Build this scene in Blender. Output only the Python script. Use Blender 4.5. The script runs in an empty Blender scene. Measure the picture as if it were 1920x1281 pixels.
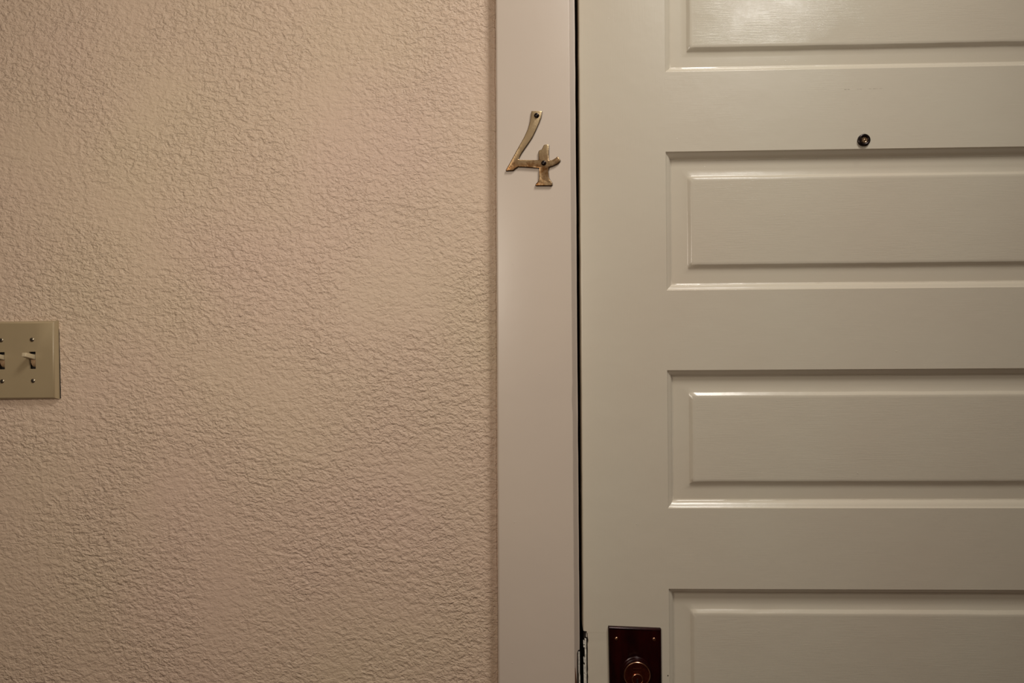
import bpy, bmesh, math, random
from math import sin, cos, pi, radians
from mathutils import Vector, noise
random.seed(4)
S = bpy.context.scene
COL = S.collection
MM = 0.001

# ---------------------------------------------------------------- camera
YAW, ROLL, DIST = radians(1.3), 0.0072, 0.8
cam_data = bpy.data.cameras.new('camera')
cam_data.sensor_width = 36
cam_data.lens = 36 * 1032 / 1920
cam_data.clip_start = 0.02
cam = bpy.data.objects.new('camera', cam_data)
COL.objects.link(cam)
cam.location = (DIST * math.tan(YAW), -DIST, 1.33)
fw = Vector((-sin(YAW), cos(YAW), 0))
r0 = Vector((cos(YAW), sin(YAW), 0))
u0 = Vector((0, 0, 1))
r = r0 * cos(ROLL) - u0 * sin(ROLL)
u = r0 * sin(ROLL) + u0 * cos(ROLL)
from mathutils import Matrix
cam.rotation_euler = Matrix((r, u, -fw)).transposed().to_euler()
S.camera = cam

# ---------------------------------------------------------------- world, light, exposure
S.view_settings.view_transform = 'Standard'
S.view_settings.look = 'None'
S.view_settings.exposure = 0.0
S.view_settings.gamma = 1.0
S.view_settings.use_curve_mapping = False
w = bpy.data.worlds.new('world')
w.use_nodes = True
w.node_tree.nodes['Background'].inputs[0].default_value = (0.01, 0.009, 0.008, 1)
w.node_tree.nodes['Background'].inputs[1].default_value = 0.2
S.world = w

def lamp(name, loc, power, color, radius):
    l = bpy.data.lights.new(name, 'POINT')
    l.energy = power
    l.color = color
    l.shadow_soft_size = radius
    o = bpy.data.objects.new(name, l)
    COL.objects.link(o)
    o.location = loc
    return o
def spotlight(name, loc, aim, power, color, radius, size, blend):
    l = bpy.data.lights.new(name, 'SPOT')
    l.energy = power
    l.color = color
    l.shadow_soft_size = radius
    l.spot_size = radians(size)
    l.spot_blend = blend
    o = bpy.data.objects.new(name, l)
    COL.objects.link(o)
    o.location = loc
    o.rotation_euler = (Vector(aim) - Vector(loc)).to_track_quat('-Z', 'Y').to_euler()
    return o
spotlight('ceiling_spotlight', (0.78, -0.90, 3.00), (-0.22, 0, 1.12), 86, (1.0, 0.972, 0.912), 0.24, 76, 1.0)
lamp('ceiling_lamp', (0.96, -1.32, 2.60), 9.5, (1.0, 0.99, 0.94), 0.10)
lamp('fill_light', (-0.38, -0.98, 1.56), 15.5, (1.0, 0.90, 0.77), 0.17)  # unseen fill added near the camera to brighten the middle of the wall

# ---------------------------------------------------------------- helpers
def tag(o, label=None, cat=None, group=None, kind=None):
    if label: o['label'] = label
    if cat: o['category'] = cat
    if group: o['group'] = group
    if kind: o['kind'] = kind
    return o

def empty(name, loc=(0, 0, 0)):
    o = bpy.data.objects.new(name, None)
    COL.objects.link(o)
    o.location = loc
    o.empty_display_size = 0.05
    return o

def build(name, bm, mat, parent=None, smooth=None, mm=True):
    if mm:
        bmesh.ops.scale(bm, vec=(MM, MM, MM), verts=bm.verts)
    bmesh.ops.recalc_face_normals(bm, faces=bm.faces)
    me = bpy.data.meshes.new(name)
    bm.to_mesh(me)
    bm.free()
    me.materials.append(mat)
    if smooth is not None:
        for p in me.polygons: p.use_smooth = True
        me.set_sharp_from_angle(angle=radians(smooth))
    o = bpy.data.objects.new(name, me)
    COL.objects.link(o)
    if parent: o.parent = parent
    return o

def prism(bm, pts, y0, y1, bevel=0.0, seg=2, front_only=True):
    """pts in (x,z); front face at y0 (towards the hall), back at y1"""
    a = [bm.verts.new((x, y0, z)) for x, z in pts]
    b = [bm.verts.new((x, y1, z)) for x, z in pts]
    n = len(pts)
    f = bm.faces.new(a)
    bm.faces.new(b[::-1])
    for i in range(n):
        bm.faces.new((a[i], b[i], b[(i + 1) % n], a[(i + 1) % n]))
    if bevel:
        bmesh.ops.bevel(bm, geom=list(f.edges), offset=bevel, segments=seg, profile=0.5, affect='EDGES')

def box(bm, x0, x1, y0, y1, z0, z1, bevel=0, seg=2):
    vs = [bm.verts.new(c) for c in ((x0,y0,z0),(x1,y0,z0),(x1,y1,z0),(x0,y1,z0),(x0,y0,z1),(x1,y0,z1),(x1,y1,z1),(x0,y1,z1))]
    fs = [bm.faces.new([vs[i] for i in q]) for q in ((0,3,2,1),(4,5,6,7),(0,1,5,4),(1,2,6,5),(2,3,7,6),(3,0,4,7))]
    if bevel:
        es = list({e for f in fs for e in f.edges})
        bmesh.ops.bevel(bm, geom=es, offset=bevel, segments=seg, profile=0.5, affect='EDGES')

def lathe(bm, cx, cz, prof, n=48):
    """prof: (radius, y); revolved about the Y axis through (cx,cz)"""
    rings = []
    for rr, y in prof:
        if rr < 1e-6:
            rings.append([bm.verts.new((cx, y, cz))])
        else:
            rings.append([bm.verts.new((cx + rr * cos(2*pi*k/n), y, cz + rr * sin(2*pi*k/n))) for k in range(n)])
    for A, B in zip(rings, rings[1:]):
        for k in range(n):
            k2 = (k + 1) % n
            if len(A) == 1 and len(B) == 1: continue
            if len(A) == 1: bm.faces.new((A[0], B[k], B[k2]))
            elif len(B) == 1: bm.faces.new((A[k], B[0], A[k2]))
            else: bm.faces.new((A[k], B[k], B[k2], A[k2]))

def ring_sweep(bm, x0, x1, z0, z1, prof, jit=0.0, seed=0.0, closed=False, cap=False, step=9.0):
    """mitred rectangular sweep; prof: (inset, y). jit waves the lines a little, like thick paint"""
    nx = max(2, int((x1 - x0) / step)); nz = max(2, int((z1 - z0) / step))
    rings = []
    for j, (ins, y) in enumerate(prof):
        a0, a1, b0, b1 = x0 + ins, x1 - ins, z0 + ins, z1 - ins
        ring = []
        def wob(px, pz, k):
            if not jit or j == 0: return 0.0
            return jit * (noise.noise(Vector((px * 0.018 + seed, pz * 0.018, j * 0.35 + k))) + 0.5 * noise.noise(Vector((px * 0.07 + seed, pz * 0.07, j * 0.9 + k))))
        for i in range(nx):
            t = i / nx; e = 1 if i else 0
            x = a0 + (a1 - a0) * t
            ring.append((x, b0 + e * wob(x, b0, 1)))
        for i in range(nz):
            t = i / nz; e = 1 if i else 0
            z = b0 + (b1 - b0) * t
            ring.append((a1 + e * wob(a1, z, 2), z))
        for i in range(nx):
            t = i / nx; e = 1 if i else 0
            x = a1 + (a0 - a1) * t
            ring.append((x, b1 + e * wob(x, b1, 3)))
        for i in range(nz):
            t = i / nz; e = 1 if i else 0
            z = b1 + (b0 - b1) * t
            ring.append((a0 + e * wob(a0, z, 4), z))
        rings.append([bm.verts.new((x, y, z)) for x, z in ring])
    pairs = list(zip(rings, rings[1:]))
    if closed: pairs.append((rings[-1], rings[0]))
    n = len(rings[0])
    for A, B in pairs:
        for k in range(n):
            bm.faces.new((A[k], A[(k + 1) % n], B[(k + 1) % n], B[k]))
    if cap:
        bm.faces.new(rings[-1])
        bm.faces.new(rings[0][::-1])

# ---------------------------------------------------------------- materials
def new_mat(name):
    m = bpy.data.materials.new(name)
    m.use_nodes = True
    nt = m.node_tree
    return m, nt, nt.nodes['Principled BSDF']

def mapping(nt, scale, rot=(0, 0, 0)):
    tc = nt.nodes.new('ShaderNodeTexCoord')
    mp = nt.nodes.new('ShaderNodeMapping')
    mp.inputs['Scale'].default_value = scale
    mp.inputs['Rotation'].default_value = rot
    nt.links.new(tc.outputs['Object'], mp.inputs['Vector'])
    return mp.outputs['Vector']

def noise_tex(nt, vec, scale, detail=3, rough=0.5, dist=0.0):
    n = nt.nodes.new('ShaderNodeTexNoise')
    n.inputs['Scale'].default_value = scale
    n.inputs['Detail'].default_value = detail
    n.inputs['Roughness'].default_value = rough
    n.inputs['Distortion'].default_value = dist
    nt.links.new(vec, n.inputs['Vector'])
    return n.outputs['Fac']

def ramp(nt, fac, stops):
    rp = nt.nodes.new('ShaderNodeValToRGB')
    el = rp.color_ramp.elements
    while len(el) < len(stops): el.new(0.5)
    for e, (p, c) in zip(el, stops):
        e.position = p
        e.color = c if len(c) == 4 else (*c, 1)
    nt.links.new(fac, rp.inputs['Fac'])
    return rp.outputs['Color']

def math_node(nt, op, a, b):
    n = nt.nodes.new('ShaderNodeMath')
    n.operation = op
    for k, v in enumerate((a, b)):
        if isinstance(v, (int, float)): n.inputs[k].default_value = v
        else: nt.links.new(v, n.inputs[k])
    return n.outputs[0]

def bump(nt, height, dist, strength=1.0, normal=None):
    b = nt.nodes.new('ShaderNodeBump')
    b.inputs['Distance'].default_value = dist
    b.inputs['Strength'].default_value = strength
    nt.links.new(height, b.inputs['Height'])
    if normal is not None: nt.links.new(normal, b.inputs['Normal'])
    return b.outputs['Normal']

G = lambda v: (v, v, v)

def paint(name, c0, c1, grain, rough=0.32, amount=0.00016, broad=0.0005):
    """old glossy enamel brushed along the wood: grain = 'x' or 'z'"""
    m, nt, p = new_mat(name)
    sc = (7, 30, 150) if grain == 'x' else (150, 30, 7)
    fine = noise_tex(nt, mapping(nt, sc), 5.0, 5, 0.62)
    lump = noise_tex(nt, mapping(nt, (1, 1, 1)), 22.0, 3, 0.5)
    sp = noise_tex(nt, mapping(nt, (1, 1, 1)), 210.0, 1, 0.5)
    spots = ramp(nt, sp, [(0.0, G(0)), (0.79, G(0)), (0.85, G(1))])
    big = noise_tex(nt, mapping(nt, (1, 1, 1)), 3.2, 2, 0.5)
    col = ramp(nt, big, [(0.3, c0), (0.7, c1)])
    nt.links.new(col, p.inputs['Base Color'])
    # brush marks come and go across the board
    fade = ramp(nt, noise_tex(nt, mapping(nt, (1, 1, 2)), 14.0, 2, 0.5), [(0.36, G(0.25)), (0.62, G(1))])
    fine = math_node(nt, 'MULTIPLY', fine, fade)
    n1 = bump(nt, lump, broad)
    n2 = bump(nt, fine, amount, normal=n1)
    n3 = bump(nt, spots, 0.00015, normal=n2)
    nt.links.new(n3, p.inputs['Normal'])
    p.inputs['Roughness'].default_value = rough
    p.inputs['IOR'].default_value = 1.5
    return m

DOOR0, DOOR1 = (0.61, 0.53, 0.425), (0.63, 0.57, 0.46)
M_RAIL = paint('door_paint_across', DOOR0, DOOR1, 'x', amount=0.0001)
M_STILE = paint('door_paint_upright', DOOR0, DOOR1, 'z', amount=0.0001)
M_PANEL = paint('panel_paint', DOOR0, DOOR1, 'x', rough=0.16, amount=0.00024)
M_MOULD = paint('moulding_paint', DOOR0, DOOR1, 'x', rough=0.24, amount=0.00005)
M_TRIM = paint('trim_paint', (0.60, 0.50, 0.42), (0.66, 0.55, 0.45), 'z', rough=0.36, amount=0.00005, broad=0.0003)

def wall_material():
    m, nt, p = new_mat('textured_wall_paint')
    v = mapping(nt, (1, 1, 1.35), (0, radians(-18), 0))
    big = noise_tex(nt, mapping(nt, (1, 1, 1)), 2.6, 2, 0.5)
    nt.links.new(ramp(nt, big, [(0.32, (0.655, 0.47, 0.365)), (0.68, (0.64, 0.49, 0.345))]), p.inputs['Base Color'])
    # skip-trowelled plaster: flat-topped islands with crisp edges, over finer grit
    a = noise_tex(nt, v, 92.0, 3, 0.55, 0.35)
    isl = ramp(nt, a, [(0.0, G(0)), (0.39, G(0.05)), (0.455, G(0.5)), (0.51, G(0.55)), (0.575, G(1)), (1.0, G(1))])
    b = noise_tex(nt, v, 190.0, 2, 0.5, 0.3)
    isl2 = ramp(nt, b, [(0.40, G(0)), (0.60, G(1))])
    patch = noise_tex(nt, mapping(nt, (1, 1, 1)), 6.0, 2, 0.5)
    pm = ramp(nt, patch, [(0.34, G(0.35)), (0.60, G(1))])
    h = math_node(nt, 'ADD', math_node(nt, 'MULTIPLY', isl, 0.7), math_node(nt, 'MULTIPLY', isl2, 0.22))
    h = math_node(nt, 'MULTIPLY', h, pm)
    nt.links.new(bump(nt, h, 0.0019), p.inputs['Normal'])
    p.inputs['Roughness'].default_value = 0.55
    return m
M_WALL = wall_material()

def flat(name, c, rough=0.6, metal=0.0, noise_amt=0.12, nscale=30, b=0.0, spec=None):
    m, nt, p = new_mat(name)
    f = noise_tex(nt, mapping(nt, (1, 1, 1)), nscale, 4, 0.6)
    lo = tuple(max(0, x * (1 - noise_amt)) for x in c); hi = tuple(min(1, x * (1 + noise_amt)) for x in c)
    nt.links.new(ramp(nt, f, [(0.3, lo), (0.7, hi)]), p.inputs['Base Color'])
    if b: nt.links.new(bump(nt, f, b), p.inputs['Normal'])
    p.inputs['Roughness'].default_value = rough
    p.inputs['Metallic'].default_value = metal
    if spec is not None: p.inputs['Specular IOR Level'].default_value = spec
    return m
M_CEIL = flat('ceiling_paint', (0.82, 0.79, 0.72), 0.8)
M_FLOOR = flat('floor_carpet', (0.09, 0.035, 0.024), 0.95, nscale=200, noise_amt=0.35)
M_HALL = flat('hall_paint', (0.20, 0.15, 0.11), 0.7)
M_IVORY = flat('ivory_plastic', (0.35, 0.265, 0.155), 0.38, noise_amt=0.04, nscale=12)
M_IVORY2 = flat('ivory_toggle', (0.52, 0.42, 0.27), 0.3, noise_amt=0.04)
M_DARK = flat('slot_dark', (0.012, 0.008, 0.006), 0.7)
M_SCREW = flat('screw_steel', (0.42, 0.36, 0.27), 0.35, 1.0, nscale=300)
M_WOOD = flat('bare_wood', (0.13, 0.045, 0.018), 0.6, nscale=120, noise_amt=0.5)
M_EDGE = flat('worn_white_metal', (0.72, 0.68, 0.60), 0.4, 0.0, nscale=260, noise_amt=0.35)
M_BLACKM = flat('dark_bronze', (0.018, 0.009, 0.007), 0.3, 0.6, nscale=200, noise_amt=0.4)
M_LENS = flat('lens_glass', (0.25, 0.16, 0.09), 0.08, 0.5, nscale=300, noise_amt=0.5)

def brass():
    m, nt, p = new_mat('aged_brass')
    v = mapping(nt, (1, 1, 1))
    f = noise_tex(nt, v, 90, 5, 0.65)
    tc = nt.nodes.new('ShaderNodeTexCoord')
    sep = nt.nodes.new('ShaderNodeSeparateXYZ')
    nt.links.new(tc.outputs['Object'], sep.inputs[0])
    # colour runs to a mottled darker brown on the lower half of the digit
    low = nt.nodes.new('ShaderNodeMapRange')
    low.inputs['From Min'].default_value = 0.062; low.inputs['From Max'].default_value = 0.028
    nt.links.new(sep.outputs['Z'], low.inputs['Value'])
    k = math_node(nt, 'MULTIPLY', low.outputs[0], ramp(nt, f, [(0.36, G(0.35)), (0.62, G(1))]))
    mix = nt.nodes.new('ShaderNodeMix'); mix.data_type = 'RGBA'
    nt.links.new(k, mix.inputs['Factor'])
    mix.inputs['A'].default_value = (0.78, 0.58, 0.34, 1)
    mix.inputs['B'].default_value = (0.27, 0.125, 0.045, 1)
    nt.links.new(mix.outputs['Result'], p.inputs['Base Color'])
    p.inputs['Metallic'].default_value = 1.0
    p.inputs['Roughness'].default_value = 0.33
    nt.links.new(bump(nt, noise_tex(nt, v, 260, 3, 0.6), 0.0002), p.inputs['Normal'])
    return m
M_BRASS = brass()

def lockmat():
    m, nt, p = new_mat('oxidised_red_bronze')
    f = noise_tex(nt, mapping(nt, (1, 1, 0.25)), 55, 5, 0.65)
    nt.links.new(ramp(nt, f, [(0.35, (0.007, 0.0008, 0.0008)), (0.72, (0.034, 0.002, 0.0015))]), p.inputs['Base Color'])
    p.inputs['Roughness'].default_value = 0.28
    p.inputs['Metallic'].default_value = 0.35
    nt.links.new(bump(nt, f, 0.0003), p.inputs['Normal'])
    return m
M_LOCK = lockmat()
M_CYL = flat('bronze_cylinder', (0.16, 0.035, 0.018), 0.25, 0.9, nscale=120, noise_amt=0.4)
M_CYLRIM = flat('worn_bronze_rim', (0.55, 0.30, 0.18), 0.28, 1.0, nscale=200, noise_amt=0.3)

# ---------------------------------------------------------------- the room
def casing_left(z):   # left edge of the casing leans a little
    return -23.05 + (z - 864.0) * (3.3 / 932.9)

# hall wall with the doorway cut out (mm); its edge against the casing is a ragged crack
bm = bmesh.new()
T = 3300.0
edge = []
n = 520
for i in range(n + 1):
    z = T * i / n
    c = 0.95 + 0.6 * noise.noise(Vector((z * 0.012, 3.1, 0))) + 0.9 * noise.noise(Vector((z * 0.06, 7.7, 0)))
    if z < 1000: c -= 0.5
    if z > 2120: c = 0
    edge.append((casing_left(z) - 1.2 - max(0.15, c) + 0.2, z))
A = [bm.verts.new((x, 0, z)) for x, z in edge]
B = [bm.verts.new((-2400, 0, z)) for x, z in edge]
C1 = [bm.verts.new((x + 0.1, 1.2, z)) for x, z in edge]
C2 = [bm.verts.new((0, 1.2, z)) for x, z in edge]
for i in range(n):
    bm.faces.new((A[i], A[i+1], B[i+1], B[i]))
    bm.faces.new((A[i], C1[i], C1[i+1], A[i+1]))
    bm.faces.new((C1[i], C2[i], C2[i+1], C1[i+1]))
def quad(bm, x0, x1, z0, z1, y=0):
    bm.faces.new([bm.verts.new(p) for p in ((x0, y, z0), (x1, y, z0), (x1, y, z1), (x0, y, z1))])
quad(bm, -60, 2400, 2130, T)
quad(bm, 1060, 2400, 0, 2130)
wall = tag(build('wall_back', bm, M_WALL), kind='structure')

bm = bmesh.new(); box(bm, -2400, 2400, -2300, 100, -20, 0); tag(build('floor', bm, M_FLOOR), kind='structure')
bm = bmesh.new(); box(bm, -2400, 2400, -2300, 100, 3300, 3320); tag(build('ceiling', bm, M_CEIL), kind='structure')
bm = bmesh.new(); box(bm, -2400, 2400, -2320, -2300, 0, 3300); tag(build('wall_front', bm, M_HALL), kind='structure')
bm = bmesh.new(); box(bm, -2420, -2400, -2300, 100, 0, 3300); tag(build('wall_left', bm, M_HALL), kind='structure')
bm = bmesh.new(); box(bm, 2400, 2420, -2300, 100, 0, 3300); tag(build('wall_right', bm, M_HALL), kind='structure')

# casing around the doorway
def casR(z): return 85.8 + (1795 - z) * 0.00075
def upright(bm, xl, xr, z0, z1, yf, yb, rl, rr, jit=0.25, wear=False):
    """vertical board with eased corners: xl,xr functions of z"""
    N = int((z1 - z0) / 6)
    rows = []
    for i in range(N + 1):
        z = z0 + (z1 - z0) * i / N
        a, b = xl(z), xr(z)
        j1 = jit * noise.noise(Vector((z * 0.03, a * 0.1, 1.0))); j2 = jit * noise.noise(Vector((z * 0.03, b * 0.1, 5.0)))
        if wear:
            for zc, h, d in ((1245, 17, 1.5), (1262, 6, 0.8), (1380, 5, 0.5), (1010, 6, 0.5), (1640, 5, 0.4)):
                q = abs(z - zc) / h
                if q < 1: j2 -= d * (1 - q) * (0.6 + 0.8 * abs(noise.noise(Vector((z * 0.4, 0, 0)))))
        row = [(a, yb)]
        for k in range(5):
            t = k / 4 * pi / 2
            row.append((a + j1 + rl * (1 - cos(t)), yf + rl * (1 - sin(t))))
        for k in range(5):
            t = k / 4 * pi / 2
            row.append((b + j2 - rr * (1 - sin(t)), yf + rr * (1 - cos(t))))
        row.append((b, yb))
        rows.append([bm.verts.new((x, y, z)) for x, y in row])
    for P, Q in zip(rows, rows[1:]):
        for k in range(len(P)):
            k2 = (k + 1) % len(P)
            bm.faces.new((P[k], P[k2], Q[k2], Q[k]))
    bm.faces.new(rows[0]); bm.faces.new(rows[-1][::-1])
bm = bmesh.new()
upright(bm, casing_left, casR, 1, 2046, -18, 2, 3.6, 2.2, wear=True)
t1 = tag(build('trim_1', bm, M_TRIM, smooth=50), kind='structure')
bm = bmesh.new()
upright(bm, lambda z: 965.0, lambda z: 1073.0, 1, 2046, -18, 2, 2.2, 3.6)
tag(build('trim_2', bm, M_TRIM, smooth=50), kind='structure')
bm = bmesh.new(); box(bm, -32, 1085, -20, 2, 2046.2, 2160, 2.0); tag(build('trim_3', bm, M_TRIM, smooth=50), kind='structure')

# jamb: strip seen between the casing and the gap
def jambR(z): return 94.9 + (1805 - z) * 0.0005
bm = bmesh.new()
upright(bm, lambda z: 60.0, jambR, 1, 2050, 3.0, 110, 0.3, 1.9, 0.3)
jm = tag(build('trim_4', bm, M_TRIM, smooth=50), kind='structure')
bm = bmesh.new()
upright(bm, lambda z: 953.0, lambda z: 998.0, 1, 2050, 3.0, 110, 1.9, 0.3, 0.3)
box(bm, 60, 998, 3, 110, 2051, 2090)
tag(build('trim_5', bm, M_TRIM, smooth=50), kind='structure')
# stop the door closes against, deep in the jamb
M_STOP = flat('stop_near_black', (0.02, 0.012, 0.008), 0.9)  # near-black base colour for the strip across the door gap
bm = bmesh.new()
box(bm, 95.5, 112, 37, 60, 1, 2050)
tag(build('trim_6', bm, M_STOP), kind='structure')

# ---------------------------------------------------------------- door
door = tag(empty('door_1', (0, 0, 0)), kind='structure')
DL, DR, DT, DB = 100.5, 949.0, 2046.0, 8.0
OL, OR = 224.2, 825.0
PITCH, OH = 316.0, 200.6
bottoms = [1718.4 - PITCH * k + (0.0 if k == 0 else -0.2) for k in range(6)]
# measured openings (bottom, top)
opens = [(1718.2, 1919.0), (1402.3, 1603.0), (1087.0, 1286.8), (770.5, 970.5), (454.5, 655.0), (138.5, 339.0)]
FY = 1.0   # door face

# left stile with the lock-case notch at its edge, eased front corner
bm = bmesh.new()
N = 430
rows = []
zs = [DB + (DT - DB) * i / N for i in range(N + 1)] + [908.2, 908.9, 905.0, 906.5, 894.6, 895.0]
zs = sorted(zs)
for z in zs:
    j = 0.3 * noise.noise(Vector((z * 0.03, 2.2, 9.0)))
    xl = DL + j
    if z < 908.6:
        xl = DL + 6.3 + 0.9 * noise.noise(Vector((z * 0.25, 1.2, 3.0)))
        if z > 905.6: xl -= 1.2
        if 893.5 < z < 896.5: xl += 1.2
        rr = 0.6
    else:
        rr = 1.9
    row = []
    for k in range(5):
        t = k / 4 * pi / 2
        row.append((xl + rr * (1 - cos(t)), FY + rr * (1 - sin(t))))
    row += [(OL, FY), (OL, 36), (xl, 36)]
    rows.append([bm.verts.new((x, y, z)) for x, y in row])
for P, Q in zip(rows, rows[1:]):
    for k in range(len(P)):
        k2 = (k + 1) % len(P)
        bm.faces.new((P[k], P[k2], Q[k2], Q[k]))
bm.faces.new(rows[0]); bm.faces.new(rows[-1][::-1])
build('stile', bm, M_STILE, door, smooth=50)
bm = bmesh.new(); box(bm, OR, DR, FY, 36, DB, DT, 0.0)
build('stile', bm, M_STILE, door)
tops = [DT] + [o[0] for o in opens]
bots = [o[1] for o in opens] + [DB]
for zt, zb in zip(tops, bots):
    bm = bmesh.new(); box(bm, OL, OR, FY, 36, zb, zt)
    build('rail', bm, M_RAIL, door)
# sticking moulding round every opening, and a raised panel inside it
MP = [(0, FY), (0.8, FY + 1.5), (2.6, FY + 2.7), (4.9, FY + 4.1), (6.9, FY + 5.9), (8.3, FY + 7.8), (9.0, FY + 8.8), (10.6, FY + 9.3), (10.9, FY + 10.2), (10.9, FY + 15), (0, FY + 15)]
PP = [(8.0, FY + 22), (8.0, FY + 9.8), (11.0, FY + 9.6), (24.0, FY + 9.4), (32.6, FY + 9.1), (33.8, FY + 8.5), (37.0, FY + 5.4), (38.2, FY + 4.9), (41.5, FY + 4.8)]
for k, (zb, zt) in enumerate(opens):
    bm = bmesh.new()
    ring_sweep(bm, OL, OR, zb, zt, MP, jit=0.22, seed=k * 11.3, closed=True)
    build('panel_moulding', bm, M_MOULD, door, smooth=38)
    bm = bmesh.new()
    ring_sweep(bm, OL, OR, zb, zt, PP, jit=0.45, seed=k * 5.7 + 40, closed=False, cap=True)
    rp = build('raised_panel', bm, M_MOULD, door, smooth=38)
    rp.data.materials.append(M_PANEL)
    for p_ in rp.data.polygons:
        if len(p_.vertices) > 4: p_.material_index = 1

# peephole
bm = bmesh.new()
lathe(bm, 506.3, 1615.0, [(0, 3), (8.6, 3), (8.7, FY), (8.6, -1.4), (7.6, -2.3), (6.3, -2.4), (4.8, -1.5), (4.3, -0.3), (0, -0.3)])
ph = build('peephole', bm, M_BLACKM, door, smooth=40)
ph['label'] = 'small dark bronze peephole ring'
bm = bmesh.new()
lathe(bm, 506.9, 1614.7, [(0, -0.2), (4.1, -0.2), (4.2, -0.9), (3.6, -1.5), (2.6, -1.2), (2.2, -0.9), (1.5, -1.5), (0, -1.8)])
build('lens', bm, M_LENS, ph, smooth=60)

# nail hole on the stile
bm = bmesh.new(); lathe(bm, 222.1, 844.9, [(0, FY - 0.15), (0.8, FY - 0.15), (1.2, FY + 0.2)], 16)
build('nail_hole', bm, M_DARK, door)

# pencil-thin scuff on the rail above the peephole
M_SCUFF = flat('graphite_scuff', (0.16, 0.13, 0.10), 0.6, nscale=400, noise_amt=0.5)
bm = bmesh.new()
x = 480.0
while x < 558:
    L = random.uniform(2, 8)
    if random.random() < 0.72 or x < 486:
        za = 1688.4 + (x - 480) * 0.012; hh = 0.35 if x < 486 else random.uniform(0.08, 0.2)
        prism(bm, [(x, za - hh), (x + L, za - hh * 0.5 + 0.1), (x + L, za + hh * 0.4), (x, za + hh * 0.5)], FY - 0.05, FY + 0.1)
    x += L + random.uniform(0.3, 2.5)
build('scuff_mark', bm, M_SCUFF, door)

# lock plate, cylinder, nails
bm = bmesh.new()
plate = [(136.6, 917.0), (211.4, 914.4), (212.3, 913.4), (212.6, 776), (138.0, 776), (136.2, 915.8)]
prism(bm, plate[::-1], FY - 4.6, FY + 0.2, bevel=2.6, seg=3)
lp = build('lock_plate', bm, M_LOCK, door, smooth=35)
lp['label'] = 'dark red-brown bronze lock plate with bevelled edge'
for x, z in ((147.6, 900.6), (201.3, 900.0), (149, 793), (201.5, 792.5)):
    bm = bmesh.new()
    lathe(bm, x, z, [(2.6, FY - 4.4), (2.5, FY - 5.2), (1.6, FY - 5.9), (0, FY - 6.2)], 20)
    build('nail_head', bm, M_CYLRIM, lp, smooth=60)
CX, CZ = 174.7, 854.6
bm = bmesh.new()
y = FY - 4.4
lathe(bm, CX, CZ, [(21.0, y), (20.6, y - 1.2), (19.6, y - 2.0), (19.5, y - 3.4), (20.0, y - 4.0), (19.6, y - 5.2), (18.2, y - 6.0), (17.8, y - 9.0), (18.4, y - 9.6), (18.5, y - 10.5)], 64)
cy = build('lock_cylinder', bm, M_LOCK, lp, smooth=30)
bm = bmesh.new()
yf = y - 11.4
lathe(bm, CX, CZ, [(18.5, y - 10.4), (18.6, yf + 0.4), (18.1, yf - 0.1), (17.3, yf), (17.0, yf + 0.5)], 64)
build('cylinder_rim', bm, M_CYLRIM, cy, smooth=30)
bm = bmesh.new()
lathe(bm, CX, CZ, [(17.1, yf + 0.45), (0, yf + 0.4)], 64)
build('cylinder_face', bm, M_CYL, cy)
bm = bmesh.new()
PZ = CZ - 5.6
lathe(bm, CX + 0.2, PZ, [(7.9, yf + 0.6), (7.9, yf - 0.5), (7.3, yf - 0.9), (6.6, yf - 0.6)], 40)
build('plug_rim', bm, M_CYLRIM, cy, smooth=40)
bm = bmesh.new()
lathe(bm, CX + 0.2, PZ, [(6.9, yf - 0.2), (0, yf - 0.2)], 40)
build('key_plug', bm, M_CYL, cy)
bm = bmesh.new()
box(bm, CX - 0.6, CX + 0.9, yf - 0.5, yf, PZ - 5.5, PZ + 1.0)
box(bm, CX - 1.2, CX + 0.4, yf - 0.5, yf, PZ - 2.4, PZ - 0.8)
build('keyhole', bm, M_DARK, cy)
# two worn, unreadable rows of stamping above the plug
bm = bmesh.new()
x = CX - 5.6
while x < CX + 4.6:
    wd = random.choice((0.7, 0.9, 1.1))
    box(bm, x, x + wd, yf + 0.2, yf + 0.5, CZ + 8.9, CZ + 10.0)
    x += wd + 0.25
x = CX - 5.0
while x < CX + 4.4:
    wd = random.choice((0.6, 0.8, 1.0))
    if random.random() < 0.85: box(bm, x, x + wd, yf + 0.2, yf + 0.5, CZ + 4.2, CZ + 5.1)
    x += wd + 0.3
build('stamped_lettering', bm, M_CYLRIM, cy)

# mortise lock front, seen edge on in the notch
bm = bmesh.new()
N = 90
rows = []
for i in range(N + 1):
    z = 896.6 - (896.6 - 740) * i / N
    q = 0.35 * noise.noise(Vector((z * 0.3, 0.2, 0)))
    rows.append([bm.verts.new(c) for c in ((102.6 + q, FY + 1.2, z), (104.7 + q * 0.5, FY + 0.5, z), (104.9 + q * 0.5, 34, z), (102.4, 34, z))])
for P, Q in zip(rows, rows[1:]):
    for k in range(4):
        bm.faces.new((P[k], P[(k+1) % 4], Q[(k+1) % 4], Q[k]))
bm.faces.new(rows[0]); bm.faces.new(rows[-1][::-1])
mf = build('lock_faceplate', bm, M_EDGE, door, smooth=50)
mf['label'] = 'paint-crusted pale metal lock edge in the door notch'
bm = bmesh.new()
for z0, z1, x0, x1 in ((889, 893, 100.6, 102.4), (884.5, 886.5, 100.9, 102.4), (862, 869, 101.0, 102.3), (848, 858, 100.9, 102.4), (899.5, 905, 104.4, 105.8), (822, 846, 101.2, 102.3)):
    pts = [(x0 + random.uniform(-.3, .3), z0), (x1, z0 + random.uniform(-.5, .5)), (x1, z1), (x0 + random.uniform(-.3, .4), z1 - random.uniform(0, .8))]
    prism(bm, pts, FY + 1.4, FY + 6)
build('paint_chips', bm, M_EDGE, mf)
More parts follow.
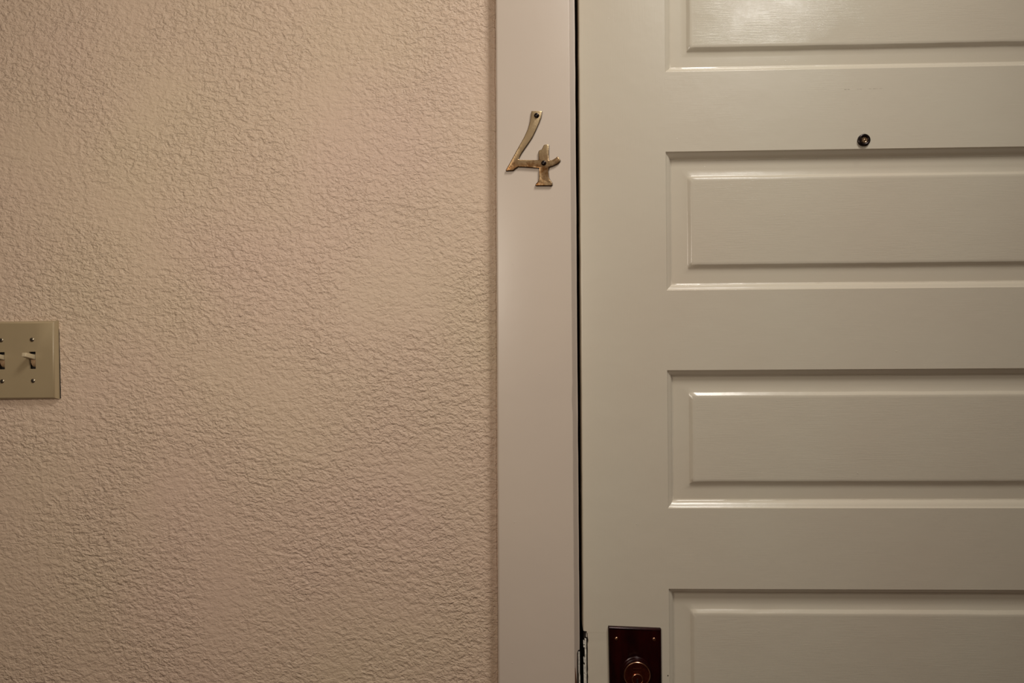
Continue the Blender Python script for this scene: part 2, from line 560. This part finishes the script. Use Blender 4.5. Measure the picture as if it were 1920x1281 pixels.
bm = bmesh.new(); box(bm, 102.0, 108.5, FY + 3.5, 34, 740, 908.0)
build('mortise_pocket', bm, M_DARK, door)

# strike plate on the jamb, with bare wood beside it
strike = tag(empty('strike_plate', (0.0928, 0.001, 0.86)), 'narrow pale metal strike plate on the door jamb beside the lock', 'strike plate')
bm = bmesh.new()
N = 60
rows = []
for i in range(N + 1):
    zz = (878.5 - 740.0) * i / N + 740
    q = 0.3 * noise.noise(Vector((zz * 0.2, 4.2, 0)))
    sh = 0.9 if zz < 846 else 0
    gap = 0.7 if 844.5 < zz < 847.5 else 0
    rows.append([bm.verts.new(c) for c in ((92.9 + q + sh * .9 + gap - 92.8, 1.6 - 1, zz - 860), (95.1 + q * 0.3 + sh * .5 - 92.8, 1.4 - 1, zz - 860), (95.3 + sh * .5 - 92.8, 19, zz - 860), (93.0 - 92.8, 19, zz - 860))])
for P, Q in zip(rows, rows[1:]):
    for k in range(4):
        bm.faces.new((P[k], P[(k+1) % 4], Q[(k+1) % 4], Q[k]))
bm.faces.new(rows[0]); bm.faces.new(rows[-1][::-1])
build('strike_lip', bm, M_EDGE, strike, smooth=50)
bm = bmesh.new()
pts = [(91.9, 877), (92.9, 880.2), (95.4, 880.3), (95.4, 878.6), (92.9, 878.4), (93.2, 740), (91.0, 740), (91.4, 800), (91.5, 850)]
prism(bm, [(x - 92.8, z - 860) for x, z in pts[::-1]], 1.2, 3.0)
build('strike_recess', bm, M_DARK, strike)
bm = bmesh.new()
pts = [(87.4, 740), (91.2, 740), (91.3, 800), (91.0, 830), (89.6, 845), (88.6, 856), (87.8, 846), (87.5, 820)]
prism(bm, [(x - 92.8, z - 860) for x, z in pts], 1.6, 3.0)
wd_ = build('bare_wood', bm, M_WOOD, strike)
wd_['label'] = 'exposed brown wood beside the strike'

# ---------------------------------------------------------------- house number
num = tag(empty('house_number', (0.0, -0.018, 1.5495)), 'aged brass digit 4 screwed to the painted door casing', 'house number')
OUT = [(30.5, 1656.2), (44.8, 1655.9), (45.5, 1654.4), (44.2, 1646.6), (41.3, 1638.8), (37.3, 1629.9), (31.7, 1618.8), (24.9, 1608.9), (17.0, 1597.8), (11.5, 1588.3), (13.8, 1587.4), (27.0, 1586.9), (40.0, 1586.7), (39.9, 1598.6), (40.7, 1600.1), (44.4, 1601.6), (46.1, 1604.6), (47.4, 1607.7), (49.5, 1608.6), (53.0, 1608.5), (54.7, 1607.5), (54.7, 1598.3), (54.4, 1586.3), (58.2, 1586.2), (61.6, 1587.6), (64.4, 1589.5), (66.6, 1591.5), (69.2, 1588.6), (71.0, 1585.6), (70.5, 1583.6), (66.0, 1580.1), (59.8, 1577.3), (54.4, 1575.8), (53.8, 1569.3), (54.4, 1562.6), (56.0, 1558.1), (59.1, 1554.5), (59.4, 1550.5), (58.0, 1549.6), (36.2, 1549.9), (35.2, 1551.0), (35.7, 1553.0), (39.0, 1556.3), (40.2, 1561.1), (40.5, 1574.9), (25.8, 1576.1), (16.8, 1576.8), (10.7, 1576.9), (7.0, 1574.5), (3.9, 1571.8), (-5.8, 1571.6), (-6.7, 1573.1), (0.1, 1584.8), (9.2, 1601.3), (19.4, 1619.0), (25.0, 1630.7), (28.3, 1641.8)]
OUT = [(x, z - 1549.5) for x, z in OUT]
def inset(pts, d):
    n = len(pts); out = []
    area = sum(pts[i][0] * pts[(i+1) % n][1] - pts[(i+1) % n][0] * pts[i][1] for i in range(n))
    sg = 1 if area > 0 else -1
    for i in range(n):
        p0, p1, p2 = Vector(pts[i-1]), Vector(pts[i]), Vector(pts[(i+1) % n])
        e1 = (p1 - p0).normalized(); e2 = (p2 - p1).normalized()
        n1 = Vector((-e1.y, e1.x)) * sg; n2 = Vector((-e2.y, e2.x)) * sg
        m = (n1 + n2)
        m = m / max(0.5, m.length_squared / 2)
        q = p1 + m * d
        out.append((q.x, q.y))
    return out
bm = bmesh.new()
rings = []
for d, yy in ((0, 0), (0, -2.0), (0.25, -2.8), (0.8, -3.3), (1.2, -3.4)):
    rings.append([bm.verts.new((x, yy, z)) for x, z in (inset(OUT, d) if d else OUT)])
for P, Q in zip(rings, rings[1:]):
    for k in range(len(P)):
        bm.faces.new((P[k], P[(k+1) % len(P)], Q[(k+1) % len(P)], Q[k]))
bm.faces.new(rings[-1])
dg = build('digit', bm, M_BRASS, num, smooth=30)
dg.data.materials.append(flat('dark_reflection_edge', (0.07, 0.035, 0.015), 0.45, 0.8, nscale=200))  # dark hall reflected in the digit's sides, put into their colour
for p_ in dg.data.polygons[:2 * len(OUT)]: p_.material_index = 1
for x, z in ((37.7, 99.8), (47.2, 32.4)):
    bm = bmesh.new()
    lathe(bm, x, z, [(3.7, -3.3), (3.6, -3.9), (2.8, -4.9), (1.4, -5.5), (0, -5.7)], 32)
    s_ = build('screw', bm, M_BLACKM, num, smooth=60)
    bm = bmesh.new()
    box(bm, x - 0.3, x + 0.3, -5.85, -4.8, z - 1.9, z + 1.9)
    build('screw_slot', bm, M_DARK, s_)

# ---------------------------------------------------------------- light switch
sw = tag(empty('light_switch', (-0.7283, 0.0, 1.3072)), 'ivory double toggle light switch on the textured tan wall', 'light switch')
sw.rotation_euler = (0, 0, 0)
HW, HH, PY = 57.6, 58.1, -7.4
slots = [(-23.2, 0.0), (23.2, 0.0)]
bm = bmesh.new()
# plate face as a grid with two real openings
SWH, SHH = 5.0, 12.7
xs = [-HW + 4.0, -23.2 - SWH, -23.2 + SWH, 23.2 - SWH, 23.2 + SWH, HW - 4.0]
zs = [-HH + 4.0, -SHH, SHH, HH - 4.0]
vv = {(i, j): bm.verts.new((xs[i], PY, zs[j])) for i in range(6) for j in range(4)}
for i in range(5):
    for j in range(3):
        if j == 1 and i in (1, 3): continue
        bm.faces.new((vv[i, j], vv[i+1, j], vv[i+1, j+1], vv[i, j+1]))
rim = [(4.0, PY), (3.2, PY + 0.4), (1.8, PY + 2.2), (0.6, PY + 4.6), (0.0, -1.2), (0, 0)]
prev = None
for ins, yy in rim:
    q = [(-HW + ins, -HH + ins), (HW - ins, -HH + ins), (HW - ins, HH - ins), (-HW + ins, HH - ins)]
    cur = [bm.verts.new((x, yy, z)) for x, z in q]
    if prev:
        for k in range(4): bm.faces.new((prev[k], prev[(k+1) % 4], cur[(k+1) % 4], cur[k]))
    prev = cur
for sx, _ in slots:
    a = [(sx - SWH, -SHH), (sx + SWH, -SHH), (sx + SWH, SHH), (sx - SWH, SHH)]
    f = [bm.verts.new((x, PY, z)) for x, z in a]; g = [bm.verts.new((x, PY + 2.4, z)) for x, z in a]
    for k in range(4): bm.faces.new((f[k], g[k], g[(k+1) % 4], f[(k+1) % 4]))
bmesh.ops.remove_doubles(bm, verts=bm.verts, dist=0.01)
cp = build('cover_plate', bm, M_IVORY, sw, smooth=50)
for sx, _ in slots:
    bm = bmesh.new()
    box(bm, sx - SWH - 2, sx + SWH + 2, -1.0, -0.2, -SHH - 2, SHH + 2)
    build('switch_box', bm, M_DARK, sw)
M_CUP = flat('toggle_cup', (0.42, 0.27, 0.15), 0.35)
for i, (sx, _) in enumerate(slots):
    up = 1 if i == 1 else 1
    # barrel the lever swings on
    bm = bmesh.new()
    prof = [(7.4 * cos(t) - 1.5, 10.0 * sin(t)) for t in [radians(-80 + 160 * k / 14) for k in range(15)]]
    L = [bm.verts.new((sx - 3.4, -p - 0.2, z - 0.5)) for p, z in prof]
    R = [bm.verts.new((sx + 3.6, -p - 0.2, z - 0.5)) for p, z in prof]
    for k in range(14): bm.faces.new((L[k], L[k+1], R[k+1], R[k]))
    bm.faces.new(L); bm.faces.new(R[::-1])
    br = build('toggle_barrel', bm, M_CUP, sw, smooth=50)
    # lever, tapered, thrown upwards
    bm = bmesh.new()
    z0 = 4.2
    b4 = [(sx - 4.1, -4.5, z0 - 3.9), (sx + 4.3, -4.5, z0 - 3.9), (sx + 4.3, -4.5, z0 + 3.5), (sx - 4.1, -4.5, z0 + 3.5)]
    yt, zt = -21.5, z0 + 4.4
    t4 = [(sx - 3.3, yt, zt - 2.9), (sx + 3.3, yt, zt - 2.9), (sx + 3.3, yt + 1.0, zt + 2.9), (sx - 3.3, yt + 1.0, zt + 2.9)]
    P = [bm.verts.new(c) for c in b4]; Q = [bm.verts.new(c) for c in t4]
    for k in range(4): bm.faces.new((P[k], P[(k+1) % 4], Q[(k+1) % 4], Q[k]))
    bm.faces.new(P[::-1]); bm.faces.new(Q)
    bmesh.ops.bevel(bm, geom=list(bm.edges), offset=0.5, segments=2, profile=0.5, affect='EDGES')
    tg = build('toggle', bm, M_IVORY2, sw, smooth=50)
    for sz in (30.2, -30.2):
        bm = bmesh.new()
        lathe(bm, sx + (0.6 if sz < 0 else 0), sz, [(3.2, PY + 0.3), (3.1, PY - 0.2), (2.4, PY - 0.75), (0, PY - 1.0)], 24)
        sc = build('screw', bm, M_SCREW, sw, smooth=60)
        bm = bmesh.new()
        a = radians(random.choice((25, -30, 60, -55)))
        c = (sx + (0.6 if sz < 0 else 0), sz)
        q = [(-2.7, -0.45), (2.7, -0.45), (2.7, 0.45), (-2.7, 0.45)]
        prism(bm, [(c[0] + x * cos(a) - z * sin(a), c[1] + x * sin(a) + z * cos(a)) for x, z in q], PY - 1.08, PY - 0.3)
        build('screw_slot', bm, M_DARK, sc)
# flat dark sliver on the wall: shade of a plaster gap put into colour
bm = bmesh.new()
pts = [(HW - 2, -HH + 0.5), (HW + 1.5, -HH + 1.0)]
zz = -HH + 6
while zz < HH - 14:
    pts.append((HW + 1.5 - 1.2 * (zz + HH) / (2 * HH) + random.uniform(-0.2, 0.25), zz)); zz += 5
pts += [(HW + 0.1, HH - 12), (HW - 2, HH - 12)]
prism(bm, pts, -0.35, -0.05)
build('painted_gap_shade', bm, M_DARK, sw)
sw.rotation_euler = (0, -0.009, 0)
